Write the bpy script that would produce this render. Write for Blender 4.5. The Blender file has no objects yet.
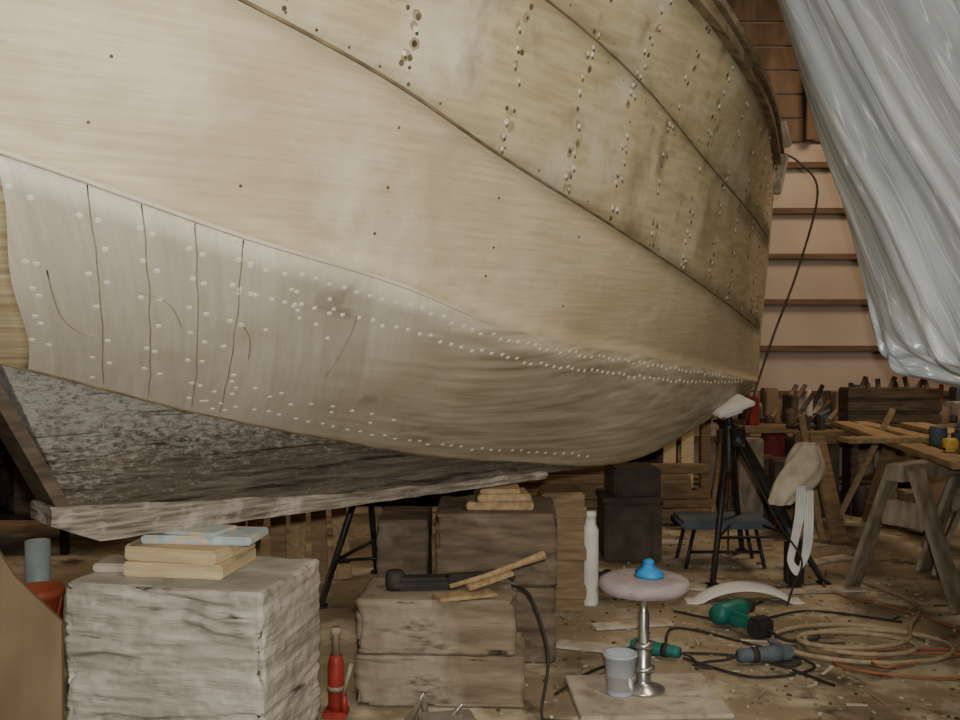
import bpy, bmesh, math, random
from mathutils import Vector, Matrix, noise
random.seed(7)
R = math.radians
scene = bpy.context.scene

# ------------------------------------------------------------------ materials
def mat(name, c1, c2, scale=(1,1,1), ns=6, rough=.75, bump=.15, c3=None, s3=2.0, t3=(.52,.68), metal=0.0, detail=8, spec=.3, dist=.0, c4=None, s4=9, t4=(.6,.7), sc4=(1,1,1), r1=(.32,.68), c5=None, s5=1, t5=(.5,.7), sc5=(1,1,1)):
    m = bpy.data.materials.new(name); m.use_nodes = True
    nt = m.node_tree; N = nt.nodes; L = nt.links
    b = N['Principled BSDF']
    b.inputs['Roughness'].default_value = rough
    b.inputs['Metallic'].default_value = metal
    b.inputs['Specular IOR Level'].default_value = spec
    tc = N.new('ShaderNodeTexCoord'); mp = N.new('ShaderNodeMapping')
    mp.inputs['Scale'].default_value = scale
    L.new(tc.outputs['Object'], mp.inputs['Vector'])
    n1 = N.new('ShaderNodeTexNoise'); n1.inputs['Scale'].default_value = ns
    n1.inputs['Detail'].default_value = detail; n1.inputs['Distortion'].default_value = dist
    L.new(mp.outputs[0], n1.inputs['Vector'])
    cr = N.new('ShaderNodeValToRGB')
    cr.color_ramp.elements[0].position = r1[0]; cr.color_ramp.elements[1].position = r1[1]
    cr.color_ramp.elements[0].color = (*c1, 1); cr.color_ramp.elements[1].color = (*c2, 1)
    L.new(n1.outputs['Fac'], cr.inputs['Fac'])
    col = cr.outputs['Color']
    for cc, ss, tt, sc in ((c3,s3,t3,(1,1,1)),(c4,s4,t4,sc4),(c5,s5,t5,sc5)):
        if cc:
            n2 = N.new('ShaderNodeTexNoise'); n2.inputs['Scale'].default_value = ss
            n2.inputs['Detail'].default_value = 8; n2.inputs['Roughness'].default_value = .65
            mp2 = N.new('ShaderNodeMapping'); mp2.inputs['Scale'].default_value = sc; mp2.inputs['Location'].default_value = (ss,3.1,ss*2)
            L.new(tc.outputs['Object'], mp2.inputs['Vector']); L.new(mp2.outputs[0], n2.inputs['Vector'])
            mr = N.new('ShaderNodeMapRange'); mr.inputs['From Min'].default_value = tt[0]; mr.inputs['From Max'].default_value = tt[1]
            L.new(n2.outputs['Fac'], mr.inputs['Value'])
            mx = N.new('ShaderNodeMixRGB'); mx.inputs['Color2'].default_value = (*cc, 1)
            L.new(mr.outputs[0], mx.inputs['Fac']); L.new(col, mx.inputs['Color1'])
            col = mx.outputs['Color']
    L.new(col, b.inputs['Base Color'])
    if bump:
        bp = N.new('ShaderNodeBump'); bp.inputs['Strength'].default_value = bump; bp.inputs['Distance'].default_value = .02
        L.new(n1.outputs['Fac'], bp.inputs['Height']); L.new(bp.outputs[0], b.inputs['Normal'])
    return m

M = {}
M['ply_mid'] = mat('hull_plywood_mid', (.47,.395,.255), (.58,.50,.35), (1.2,6,34), 2.2, .5, .14, (.39,.32,.195), 1.1, (.45,.70), c4=(.65,.59,.46), s4=1.7, t4=(.54,.75), c5=(.33,.27,.18), s5=2.3, t5=(.60,.78), sc5=(.6,1,2.5))
M['ply_up'] = mat('hull_plywood_upper', (.37,.31,.18), (.50,.43,.27), (1.5,8,20), 2.0, .5, .14, (.14,.115,.075), 4.5, (.575,.72), c4=(.58,.53,.41), s4=2.3, t4=(.50,.70), c5=(.22,.18,.11), s5=1.5, t5=(.56,.74), sc5=(1.6,1,1))
M['ply_left'] = mat('hull_grain_ply', (.36,.27,.14), (.60,.50,.32), (1,4,60), 1.5, .6, .2)
M['shoe'] = mat('worn_keel_shoe', (.10,.08,.058), (.33,.295,.24), (2,4,22), 3, .7, .9, (.45,.41,.35), 7, (.52,.68), c4=(.05,.038,.027), s4=3, t4=(.60,.66), sc4=(1.2,1,14))
M['dark_wood'] = mat('dark_wood', (.05,.036,.024), (.12,.085,.055), (2,2,14), 3, .7, .3)
M['rail'] = mat('guard_rail_wood', (.09,.065,.038), (.25,.19,.105), (2,8,8), 3, .6, .3)
M['seam'] = mat('seam_and_lap_shade', (.11,.08,.045), (.22,.17,.10), (1,1,1), 12, .8, 0)  # dark tone for seams, also paints the shadow at plank laps
M['seam_soft'] = mat('scarf_line', (.27,.22,.145), (.38,.33,.235), (1,1,1), 12, .8, 0)
M['plug'] = mat('filler_plugs', (.74,.69,.58), (.86,.82,.72), (1,1,1), 20, .6, 0)
M['plug2'] = mat('pale_head_highlight', (.40,.36,.28), (.78,.75,.67), (1,1,1), 30, .4, 0)  # pale fastener heads with their white highlight painted in
M['rivet'] = mat('fastener_heads', (.04,.032,.022), (.16,.12,.07), (1,1,1), 40, .5, 0)
M['stain'] = mat('fastener_stain', (.24,.195,.115), (.34,.28,.17), (1,1,1), 30, .8, 0)
M['concrete'] = mat('concrete', (.24,.22,.18), (.46,.43,.37), (1,1,7), 3.5, .9, 1.0, (.57,.54,.47), 2.2, (.50,.70), detail=13, c4=(.075,.06,.045), s4=2.2, t4=(.61,.67), sc4=(1,1,9), c5=(.60,.58,.52), s5=6, t5=(.6,.72))
M['concrete_br'] = mat('stained_concrete', (.13,.10,.065), (.25,.20,.135), (1,1,5), 4, .9, .7, (.32,.28,.22), 3, (.50,.70), detail=13, c4=(.06,.045,.03), s4=3, t4=(.60,.70), sc4=(1,1,3))
M['concrete_dk'] = mat('dirty_concrete', (.075,.055,.038), (.17,.125,.085), (1,1,5), 5, .9, .7, (.22,.18,.13), 4, (.52,.72), detail=13)
M['pine'] = mat('pine', (.42,.32,.18), (.57,.46,.28), (2,2,14), 3, .7, .15)
M['pine2'] = mat('old_pine', (.15,.10,.055), (.27,.185,.10), (2,2,14), 3, .75, .2)
M['pine_y'] = mat('pine_along_y', (.23,.155,.08), (.38,.275,.145), (14,1.5,14), 3, .75, .2)
M['grey_wood'] = mat('grey_wood', (.16,.125,.085), (.33,.28,.21), (6,6,2), 3, .8, .2)
M['base_ply'] = mat('dusty_ply', (.34,.29,.22), (.50,.45,.37), (1,1,1), 7, .8, .2, (.24,.19,.13), 8, (.52,.66))
M['cyan_pad'] = mat('painted_pad', (.28,.35,.37), (.47,.53,.52), (1,1,1), 14, .7, .2, (.50,.43,.32), 12, (.5,.62))
M['floor'] = mat('dusty_floor', (.16,.125,.075), (.34,.275,.18), (1,1,1), 1.8, .8, .4, (.50,.44,.32), 2.6, (.49,.65), detail=13, c4=(.085,.065,.042), s4=3.7, t4=(.57,.67))
M['wall'] = mat('pink_tan_wall', (.34,.27,.205), (.45,.365,.29), (1,1,1), 1.2, .9, .05)
M['wall_dk'] = mat('brown_wall', (.10,.065,.04), (.18,.12,.075), (3,3,.8), 3, .9, .1)
M['batten'] = mat('wall_batten', (.09,.055,.035), (.16,.10,.06), (1,1,10), 3, .9, .1)
M['ceiling'] = mat('ceiling_boards', (.09,.06,.04), (.15,.105,.07), (1,8,1), 3, .9, .1)
M['black'] = mat('black_steel', (.012,.012,.012), (.03,.028,.025), (1,1,1), 12, .45, .05)
M['rubber'] = mat('black_rubber', (.018,.016,.014), (.04,.034,.03), (1,1,1), 12, .7, .05)
M['chest'] = mat('dirty_dark_paint', (.035,.028,.022), (.085,.068,.05), (1,1,1), 7, .7, .1)
M['steel'] = mat('steel', (.45,.43,.40), (.60,.58,.55), (1,1,1), 20, .3, .02, metal=.9)
M['white'] = mat('white_plastic', (.60,.59,.55), (.72,.71,.67), (1,1,1), 8, .5, .03)
M['cloth'] = mat('canvas_cloth', (.42,.36,.26), (.58,.50,.37), (1,1,1), 14, .9, .3)
M['seat'] = mat('vinyl_seat', (.26,.21,.23), (.37,.31,.32), (1,1,1), 9, .55, .1, (.45,.40,.35), 9, (.5,.7))
M['blue'] = mat('blue_rag', (.02,.16,.42), (.04,.28,.62), (1,1,1), 10, .5, .1)
M['red'] = mat('red_paint', (.16,.016,.012), (.30,.035,.026), (1,1,1), 14, .45, .05)
M['orange'] = mat('orange_plastic', (.26,.055,.025), (.36,.09,.04), (1,1,1), 6, .5, .03)
M['green'] = mat('green_tool', (.01,.11,.09), (.02,.18,.14), (1,1,1), 10, .45, .03)
M['tan'] = mat('tan_board', (.22,.155,.085), (.32,.235,.14), (3,3,1), 2, .8, .1)
M['grey_pipe'] = mat('grey_pvc', (.24,.29,.30), (.33,.38,.38), (1,1,1), 8, .5, .03)
M['hose'] = mat('tan_hose', (.25,.19,.115), (.36,.29,.19), (1,1,1), 20, .6, .05)
M['cord'] = mat('red_cord', (.24,.09,.045), (.33,.14,.07), (1,1,1), 20, .6, 0)
M['yellow'] = mat('yellow_paint', (.50,.33,.05), (.62,.44,.1), (1,1,1), 10, .5, .03)
M['card'] = mat('cardboard', (.17,.115,.07), (.26,.185,.115), (1,1,1), 4, .9, .05)
M['steelblue'] = mat('blue_grey_case', (.06,.08,.10), (.11,.135,.15), (1,1,1), 4, .6, .05)

def tubmat():
    m = mat('cloudy_plastic', (.55,.60,.66), (.68,.72,.76), (1,1,1), 8, .3, .03)
    m.node_tree.nodes['Principled BSDF'].inputs['Transmission Weight'].default_value = .35
    return m
M['tub'] = tubmat()

def mixc(N,L,fac,a,b,mode='MIX'):
    x = N.new('ShaderNodeMixRGB'); x.blend_type = mode
    if isinstance(fac,float): x.inputs['Fac'].default_value = fac
    else: L.new(fac, x.inputs['Fac'])
    for s,v in (('Color1',a),('Color2',b)):
        if isinstance(v,tuple): x.inputs[s].default_value = (*v,1)
        else: L.new(v, x.inputs[s])
    return x.outputs['Color']
def rng(N,L,v,a,b,c=0.,d=1.):
    r = N.new('ShaderNodeMapRange'); r.inputs['From Min'].default_value = a; r.inputs['From Max'].default_value = b
    r.inputs['To Min'].default_value = c; r.inputs['To Max'].default_value = d; L.new(v, r.inputs['Value']); return r.outputs[0]

def botmat():
    m = bpy.data.materials.new('hull_bottom_planks'); m.use_nodes = True
    nt = m.node_tree; N = nt.nodes; L = nt.links; b = N['Principled BSDF']; b.inputs['Roughness'].default_value = .5; b.inputs['Specular IOR Level'].default_value = .3
    tc = N.new('ShaderNodeTexCoord'); sx = N.new('ShaderNodeSeparateXYZ'); L.new(tc.outputs['Object'], sx.inputs[0])
    ac = N.new('ShaderNodeMath'); ac.operation = 'MULTIPLY_ADD'; L.new(sx.outputs['Z'], ac.inputs[0]); ac.inputs[1].default_value = .73; L.new(sx.outputs['X'], ac.inputs[2])
    cb = N.new('ShaderNodeCombineXYZ'); L.new(ac.outputs[0], cb.inputs[0]); L.new(sx.outputs['Y'], cb.inputs[1])
    def nz(src, scale, s, det=8, dist=.0):
        mp = N.new('ShaderNodeMapping'); mp.inputs['Scale'].default_value = scale; L.new(src, mp.inputs['Vector'])
        n = N.new('ShaderNodeTexNoise'); n.inputs['Scale'].default_value = s; n.inputs['Detail'].default_value = det; n.inputs['Distortion'].default_value = dist
        n.inputs['Roughness'].default_value = .6; L.new(mp.outputs[0], n.inputs['Vector']); return n.outputs['Fac']
    ga = nz(cb.outputs[0], (24,2.0,1), 2.0, 6, .3)
    gf = nz(tc.outputs['Object'], (.8,9,9), 2.4, 8, .2)
    fx = rng(N,L,sx.outputs['X'],.7,1.5)
    ca = mixc(N,L,rng(N,L,ga,.3,.7),(.53,.485,.38),(.63,.59,.48))
    cf = mixc(N,L,rng(N,L,gf,.3,.7),(.27,.22,.135),(.58,.52,.40))
    d = N.new('ShaderNodeMath'); d.operation = 'DIVIDE'; L.new(ac.outputs[0], d.inputs[0]); d.inputs[1].default_value = .148
    f = N.new('ShaderNodeMath'); f.operation = 'FLOOR'; L.new(d.outputs[0], f.inputs[0])
    wn = N.new('ShaderNodeTexWhiteNoise'); wn.noise_dimensions = '1D'; L.new(f.outputs[0], wn.inputs['W'])
    ca = mixc(N,L,1.0,ca,rng(N,L,wn.outputs['Value'],0,1,.80,1.05),'MULTIPLY')
    col = mixc(N,L,fx,ca,cf)
    col = mixc(N,L,rng(N,L,nz(tc.outputs['Object'],(1,1,1),1.5),.50,.76),col,(.38,.33,.225))
    col = mixc(N,L,rng(N,L,nz(tc.outputs['Object'],(1,1,1),2.9,6,.6),.63,.72,0,.75),col,(.25,.21,.17))
    L.new(col, b.inputs['Base Color'])
    bp = N.new('ShaderNodeBump'); bp.inputs['Strength'].default_value = .12; bp.inputs['Distance'].default_value = .02
    L.new(mixc(N,L,fx,ga,gf), bp.inputs['Height']); L.new(bp.outputs[0], b.inputs['Normal'])
    return m
M['ply_bot'] = botmat()

def deadmat():
    """old deadwood timber: long dark grain and checks, flaky paint residue thickest high up and aft"""
    m = bpy.data.materials.new('weathered_deadwood'); m.use_nodes = True
    nt = m.node_tree; N = nt.nodes; L = nt.links; b = N['Principled BSDF']; b.inputs['Roughness'].default_value = .42
    tc = N.new('ShaderNodeTexCoord')
    def nz(scale, s, detail=12, dist=.3, loc=(0,0,0)):
        mp = N.new('ShaderNodeMapping'); mp.inputs['Scale'].default_value = scale; mp.inputs['Location'].default_value = loc
        mp.inputs['Rotation'].default_value = (0,R(-5),0); L.new(tc.outputs['Object'], mp.inputs['Vector'])
        n = N.new('ShaderNodeTexNoise'); n.inputs['Scale'].default_value = s; n.inputs['Detail'].default_value = detail; n.inputs['Roughness'].default_value = .72; n.inputs['Distortion'].default_value = dist
        L.new(mp.outputs[0], n.inputs['Vector']); return n.outputs['Fac']
    g = nz((1.2,2,22), 2.6, 12, .15); f = nz((2.6,2,5), 15.0, 15, .1); st = nz((1,1,2.0), 2.4, 6); ck = nz((.7,1,20), 2.0, 5, .1, (4,0,1))
    cr = mixc(N,L,rng(N,L,g,.33,.66),(.065,.05,.035),(.30,.255,.195))
    sx = N.new('ShaderNodeSeparateXYZ'); L.new(tc.outputs['Object'], sx.inputs[0])
    a = N.new('ShaderNodeMath'); a.operation = 'MULTIPLY_ADD'; L.new(sx.outputs['X'], a.inputs[0]); a.inputs[1].default_value = -.10; L.new(sx.outputs['Z'], a.inputs[2])
    mr = rng(N,L,a.outputs[0],.80,1.15,-.13,.10)
    ad = N.new('ShaderNodeMath'); ad.operation = 'ADD'; L.new(f, ad.inputs[0]); L.new(mr, ad.inputs[1])
    a2 = N.new('ShaderNodeMath'); a2.operation = 'MULTIPLY_ADD'; L.new(st, a2.inputs[0]); a2.inputs[1].default_value = .30; L.new(ad.outputs[0], a2.inputs[2])
    col = mixc(N,L,rng(N,L,a2.outputs[0],.60,.78,0,.9),cr,(.60,.57,.51))
    col = mixc(N,L,rng(N,L,ck,.60,.65,0,.85),col,(.045,.033,.023))
    L.new(col, b.inputs['Base Color'])
    hh = N.new('ShaderNodeMath'); hh.operation = 'ADD'; L.new(g, hh.inputs[0]); L.new(f, hh.inputs[1])
    h2 = N.new('ShaderNodeMath'); h2.operation = 'SUBTRACT'; L.new(hh.outputs[0], h2.inputs[0]); L.new(rng(N,L,ck,.58,.66,0,.6), h2.inputs[1])
    bp = N.new('ShaderNodeBump'); bp.inputs['Strength'].default_value = 1; bp.inputs['Distance'].default_value = .03
    L.new(h2.outputs[0], bp.inputs['Height']); L.new(bp.outputs[0], b.inputs['Normal'])
    return m
M['deadwood'] = deadmat()

def sheetmat():
    m = bpy.data.materials.new('poly_sheeting'); m.use_nodes = True
    nt = m.node_tree; N = nt.nodes; L = nt.links; b = N['Principled BSDF']
    b.inputs['Roughness'].default_value = .24
    b.inputs['Specular IOR Level'].default_value = .7
    tc = N.new('ShaderNodeTexCoord')
    def nz(scale, s, detail, dist):
        mp = N.new('ShaderNodeMapping'); mp.inputs['Scale'].default_value = scale; L.new(tc.outputs['UV'], mp.inputs['Vector'])
        n = N.new('ShaderNodeTexNoise'); n.inputs['Scale'].default_value = s; n.inputs['Detail'].default_value = detail; n.inputs['Distortion'].default_value = dist
        L.new(mp.outputs[0], n.inputs['Vector']); return n.outputs['Fac']
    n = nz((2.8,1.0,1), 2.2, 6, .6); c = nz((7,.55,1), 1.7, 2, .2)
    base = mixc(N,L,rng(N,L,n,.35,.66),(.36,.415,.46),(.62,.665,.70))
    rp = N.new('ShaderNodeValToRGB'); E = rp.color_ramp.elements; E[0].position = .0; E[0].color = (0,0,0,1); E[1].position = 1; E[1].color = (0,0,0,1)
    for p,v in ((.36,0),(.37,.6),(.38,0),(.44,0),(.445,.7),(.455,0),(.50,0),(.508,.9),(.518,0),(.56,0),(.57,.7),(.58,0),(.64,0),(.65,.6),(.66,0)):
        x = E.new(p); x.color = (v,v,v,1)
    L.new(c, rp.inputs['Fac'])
    L.new(mixc(N,L,rp.outputs['Color'],base,(.88,.91,.92)), b.inputs['Base Color'])  # white lines paint streak highlights along the creases
    ad = N.new('ShaderNodeMath'); ad.operation = 'MULTIPLY_ADD'; L.new(rp.outputs['Color'], ad.inputs[0]); ad.inputs[1].default_value = .10; L.new(n, ad.inputs[2])
    bp = N.new('ShaderNodeBump'); bp.inputs['Strength'].default_value = .55; bp.inputs['Distance'].default_value = .035
    L.new(ad.outputs[0], bp.inputs['Height']); L.new(bp.outputs[0], b.inputs['Normal'])
    return m
M['sheet'] = sheetmat()

# ------------------------------------------------------------------ helpers
def link(ob, parent=None):
    scene.collection.objects.link(ob)
    if parent is not None: ob.parent = parent
    return ob
def empty(name, loc=(0,0,0), rz=0):
    e = bpy.data.objects.new(name, None); e.empty_display_size = .2
    e.location = loc; e.rotation_euler = (0,0,rz); scene.collection.objects.link(e); return e
def fin(name, bm, mats, parent=None, smooth=False, loc=(0,0,0), rot=(0,0,0)):
    me = bpy.data.meshes.new(name); bm.normal_update(); bm.to_mesh(me); bm.free()
    for m in (mats if isinstance(mats,(list,tuple)) else [mats]): me.materials.append(m)
    if smooth: me.shade_smooth()
    ob = bpy.data.objects.new(name, me); ob.location = loc; ob.rotation_euler = rot
    return link(ob, parent)
def mtx(loc, rot=(0,0,0)):
    from mathutils import Euler
    return Matrix.Translation(Vector(loc)) @ Euler(rot).to_matrix().to_4x4()
def merge(bm, t):
    me = bpy.data.meshes.new('tmp'); t.to_mesh(me); t.free(); bm.from_mesh(me); bpy.data.meshes.remove(me)
def addbox(bm, size, loc, rot=(0,0,0), bev=.006, mi=0):
    t = bmesh.new()
    bmesh.ops.create_cube(t, size=1, matrix=Matrix.Diagonal((*size,1)))
    if bev: bmesh.ops.bevel(t, geom=t.edges[:], offset=min(bev, min(size)*.3), segments=2, affect='EDGES')
    for f in t.faces: f.material_index = mi
    t.transform(mtx(loc, rot)); merge(bm, t)
def addlathe(bm, prof, loc=(0,0,0), rot=(0,0,0), seg=28, mi=0, smooth=True):
    t = bmesh.new(); rings = []
    for r,z in prof:
        rings.append([t.verts.new((r*math.cos(2*math.pi*i/seg), r*math.sin(2*math.pi*i/seg), z)) for i in range(seg)])
    for a,b in zip(rings, rings[1:]):
        for i in range(seg):
            f = t.faces.new((a[i], a[(i+1)%seg], b[(i+1)%seg], b[i])); f.smooth = smooth; f.material_index = mi
    t.faces.new(list(reversed(rings[0]))).material_index = mi
    t.faces.new(rings[-1]).material_index = mi
    t.transform(mtx(loc, rot)); merge(bm, t)
def addtube(bm, pts, r, seg=8, mi=0):
    pts = [Vector(p) for p in pts]; rr = r if isinstance(r,(list,tuple)) else [r]*len(pts)
    rings = []; up = None
    for i,p in enumerate(pts):
        d = (pts[min(i+1,len(pts)-1)] - pts[max(i-1,0)]).normalized()
        if up is None: up = Vector((0,0,1)) if abs(d.z) < .9 else Vector((1,0,0))
        x = d.cross(up).normalized(); y = x.cross(d).normalized(); up = y
        rings.append([bm.verts.new(p + rr[i]*(math.cos(2*math.pi*k/seg)*x + math.sin(2*math.pi*k/seg)*y)) for k in range(seg)])
    for a,b in zip(rings, rings[1:]):
        for k in range(seg):
            f = bm.faces.new((a[k], a[(k+1)%seg], b[(k+1)%seg], b[k])); f.smooth = True; f.material_index = mi
    for c in (rings[0], list(reversed(rings[-1]))):
        bm.faces.new(c).material_index = mi
def spline(pts, n=8):
    P = [Vector(p) for p in pts]; out = []
    for i in range(len(P)-1):
        p0 = P[max(i-1,0)]; p1 = P[i]; p2 = P[i+1]; p3 = P[min(i+2,len(P)-1)]
        for k in range(n):
            t = k/n
            out.append(.5*((2*p1)+(-p0+p2)*t+(2*p0-5*p1+4*p2-p3)*t*t+(-p0+3*p1-3*p2+p3)*t**3))
    out.append(P[-1]); return out
def roughblock(name, size, loc, rz, m, amp=.004, seed=0, parent=None, layer=.0, cuts=26):
    bm = bmesh.new()
    bmesh.ops.create_cube(bm, size=1, matrix=Matrix.Diagonal((*size,1)))
    bmesh.ops.bevel(bm, geom=bm.edges[:], offset=.007, segments=2, affect='EDGES')
    bmesh.ops.subdivide_edges(bm, edges=[e for e in bm.edges if e.calc_length()>.05], cuts=cuts, use_grid_fill=True)
    bm.normal_update()
    hz = size[2]/2; dis = {}
    for v in bm.verts:
        p = v.co
        a = noise.fractal(Vector((p.x*14+seed,p.y*14,p.z*22)), .8, 2.0, 5)*amp
        if layer and abs(v.normal.z) < .5:
            lay = layer*(1 if abs(v.normal.y) > .5 else .25)
            w = .25*noise.noise(Vector((p.x*5+seed,p.y*5,p.z*5)))
            c = noise.noise(Vector((p.x*.7+seed, p.y*.7, p.z*7.5+w)))
            gate = max(0, noise.noise(Vector((p.x*3+seed*2,p.y*3,p.z*4)))+.38)
            a -= lay*max(0, 1-abs(c)*13)*min(1,gate*2)
            a -= lay*.6*max(0, 1-abs(noise.noise(Vector((p.x*1.5+9,p.y*1.5,p.z*13+w*2))))*12)*min(1,gate*1.3)
        edge = sum(1 for k in range(3) if abs(abs(p[k])-size[k]/2) < .022)
        if edge >= 2: a -= max(0,noise.noise(p*11+Vector((seed,0,0)))-.08)*.05
        if abs(abs(p.z)-hz) < .001: a *= .4
        dis[v] = v.normal*a
    for v,d in dis.items():
        v.co += d; v.co.z = max(-hz, min(hz, v.co.z))
    return fin(name, bm, m, parent, True, (loc[0],loc[1],loc[2]+hz), (0,0,rz))

# ------------------------------------------------------------------ room
X0,X1,Y0,Y1,H = -7,7,-3.5,9.2,4.7
def slab(name, a, b, m):
    bm = bmesh.new(); s = [b[i]-a[i] for i in range(3)]; c = [(a[i]+b[i])/2 for i in range(3)]
    addbox(bm, s, (0,0,0), bev=0); return fin(name, bm, m, loc=c)
slab('floor', (X0-.2,Y0-.2,-.15), (X1+.2,Y1+.2,0), M['floor'])
slab('wall_back', (X0,Y1,0), (X1,Y1+.15,H), M['wall'])
slab('wall_left', (X0-.15,Y0,0), (X0,Y1,H), M['wall_dk'])
slab('wall_right', (X1,Y0,0), (X1+.15,Y1,H), M['wall_dk'])
slab('wall_front', (X0,Y0-.15,0), (X1,Y0,H), M['wall_dk'])
slab('ceiling', (X0,Y0,H), (X1,Y1,H+.15), M['ceiling'])
bm = bmesh.new()
for z in (.47,.88,1.29,1.71,2.12,2.53,2.94):
    addbox(bm, (13.9,.06,.055), (0,Y1-.03,z), bev=.005)
fin('trim_1', bm, M['batten'])
bm = bmesh.new()
for i in range(7): addbox(bm, (13.9,.03,.20), (0,Y1-.02,3.25+i*.215), bev=.006)
for x in (-6,-4,-2,0,1.0,2.95,5,6.6): addbox(bm, (.09,.1,H-3.15), (x,Y1-.08,(H+3.15)/2), bev=.006)
fin('trim_2', bm, M['wall_dk'])
bm = bmesh.new()
for y in (-2,0,2,4,6,8): addbox(bm, (13.9,.09,.24), (0,y,H-.12), bev=.006)
fin('ceiling_rafters', bm, M['wall_dk'])

# ------------------------------------------------------------------ main boat hull
boat = empty('boat_hull', (-1.5,3.3,0), math.atan2(.669,.743))
T0 = -1.8
CUR = [
 [(-1.8,.1,1.62),(-.9,.09,1.50),(-.084,.08,1.35),(.594,.08,1.155),(1.147,.08,1.025),(1.713,.08,.906),(2.068,.08,.857),(3.07,.07,.79),(3.63,.05,.926),(4.235,.02,1.128)],
 [(-1.8,.9,2.12),(-.344,.95,1.88),(.292,.95,1.72),(.843,.93,1.607),(1.347,.85,1.478),(2.528,.52,1.346),(3.286,.3,1.267),(4.25,.03,1.15)],
 [(-1.8,1.15,2.62),(-.8,1.2,2.45),(.126,1.2,2.27),(.682,1.14,2.149),(1.046,1.08,2.044),(1.844,.88,1.881),(2.981,.52,1.678),(4.27,.03,1.46)],
 [(-1.8,1.28,2.85),(.1,1.3,2.63),(1.19,1.18,2.509),(1.998,.95,2.391),(2.731,.7,2.233),(3.6,.36,2.10),(4.36,.03,2.01)],
 [(-1.8,1.4,2.95),(.1,1.45,2.85),(1.2,1.34,2.78),(2.1,1.11,2.72),(2.9,.80,2.65),(3.5,.53,2.60),(4.42,.03,2.5)],
]
def herm(K, x):
    n = len(K)
    if x <= K[0][0]: i = 0; x = K[0][0]
    elif x >= K[-1][0]: i = n-2; x = K[-1][0]
    else:
        i = 0
        while K[i+1][0] < x: i += 1
    def slope(j, c):
        if j == 0: return (K[1][c]-K[0][c])/(K[1][0]-K[0][0])
        if j == n-1: return (K[-1][c]-K[-2][c])/(K[-1][0]-K[-2][0])
        a = (K[j][c]-K[j-1][c])/(K[j][0]-K[j-1][0]); b = (K[j+1][c]-K[j][c])/(K[j+1][0]-K[j][0])
        h0 = K[j][0]-K[j-1][0]; h1 = K[j+1][0]-K[j][0]
        return (a*h1+b*h0)/(h0+h1)
    h = K[i+1][0]-K[i][0]; t = (x-K[i][0])/h; out = []
    for c in (1,2):
        m0 = slope(i,c)*h; m1 = slope(i+1,c)*h
        out.append((2*t**3-3*t*t+1)*K[i][c]+(t**3-2*t*t+t)*m0+(-2*t**3+3*t*t)*K[i+1][c]+(t**3-t*t)*m1)
    return out
TE = 4.235
def cpt(i, T):
    s = max(0, (T-1.5)/(TE-1.5)); s = s*s
    Ti = T + (CUR[i][-1][0]-TE)*s
    n,z = herm(CUR[i], Ti); return Vector((Ti, n, z))
def hull(T, q, off=0):
    if q <= 1:
        a = cpt(0,T); b = cpt(1,T); p = a.lerp(b, q)
        fade = max(0,min(1,(TE-T)/1.5))
        p.y += .035*math.sin(math.pi*q)*fade; p.z -= .02*math.sin(math.pi*q)*fade
    else:
        i = min(int(q),3); t = q-i
        P = [cpt(max(i-1,1),T), cpt(i,T), cpt(i+1,T), cpt(min(i+2,4),T)]
        if i == 1: P[0] = P[1]*2-P[2]*1.0; P[0].y -= .04
        p = .5*((2*P[1])+(-P[0]+P[2])*t+(2*P[0]-5*P[1]+4*P[2]-P[3])*t*t+(-P[0]+3*P[1]-3*P[2]+P[3])*t**3)
    f = max(0,min(1,(TE-T)/.5))
    return Vector((p.x, -(p.y+off*f), p.z))
rows = []
for k in range(9): rows.append((k/8, .006))
for k in range(9): rows.append((1+k/8, 0))
for k in range(7): rows.append((2+k/6, .011))
for k in range(6): rows.append((3+k/5, .020))
NS = 120
bm = bmesh.new()
Ts = [T0+(TE-T0)*i/NS for i in range(NS+1)]
for side in (1,-1):
    g = []
    for (q,o) in rows:
        r = []
        for T in Ts:
            p = hull(T,q,o); p.y *= side; r.append(bm.verts.new(p))
        g.append(r)
    for j in range(len(rows)-1):
        qm = (rows[j][0]+rows[j+1][0])/2
        for i in range(NS):
            vs = (g[j][i], g[j][i+1], g[j+1][i+1], g[j+1][i])
            if side == -1: vs = vs[::-1]
            f = bm.faces.new(vs)
            f.material_index = 0 if qm < 1 else (1 if qm < 2 else 2)
            f.smooth = rows[j][0] != rows[j+1][0]
    if side == 1: sheer = g[-1]; tran = [r[0] for r in g]
    else:
        for i in range(NS): bm.faces.new((sheer[i], sheer[i+1], g[-1][i+1], g[-1][i])).material_index = 1
        bm.faces.new(tran + [r[0] for r in g][::-1]).material_index = 1
fin('planking', bm, [M['ply_bot'],M['ply_mid'],M['ply_up']], boat)
bm = bmesh.new(); g = []
for j in range(13):
    q = .985*j/12; te = -.335+.36*(1-q)+.012*math.sin(q*9)-.03
    g.append([bm.verts.new(hull(T0+(te-T0)*i/40, q, .013)) for i in range(41)] + [bm.verts.new(hull(te+.001, q, .004))])
for j in range(12):
    for i in range(41): bm.faces.new((g[j][i],g[j][i+1],g[j+1][i+1],g[j+1][i])).smooth = i<40
fin('aft_panel', bm, M['ply_left'], boat)

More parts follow.
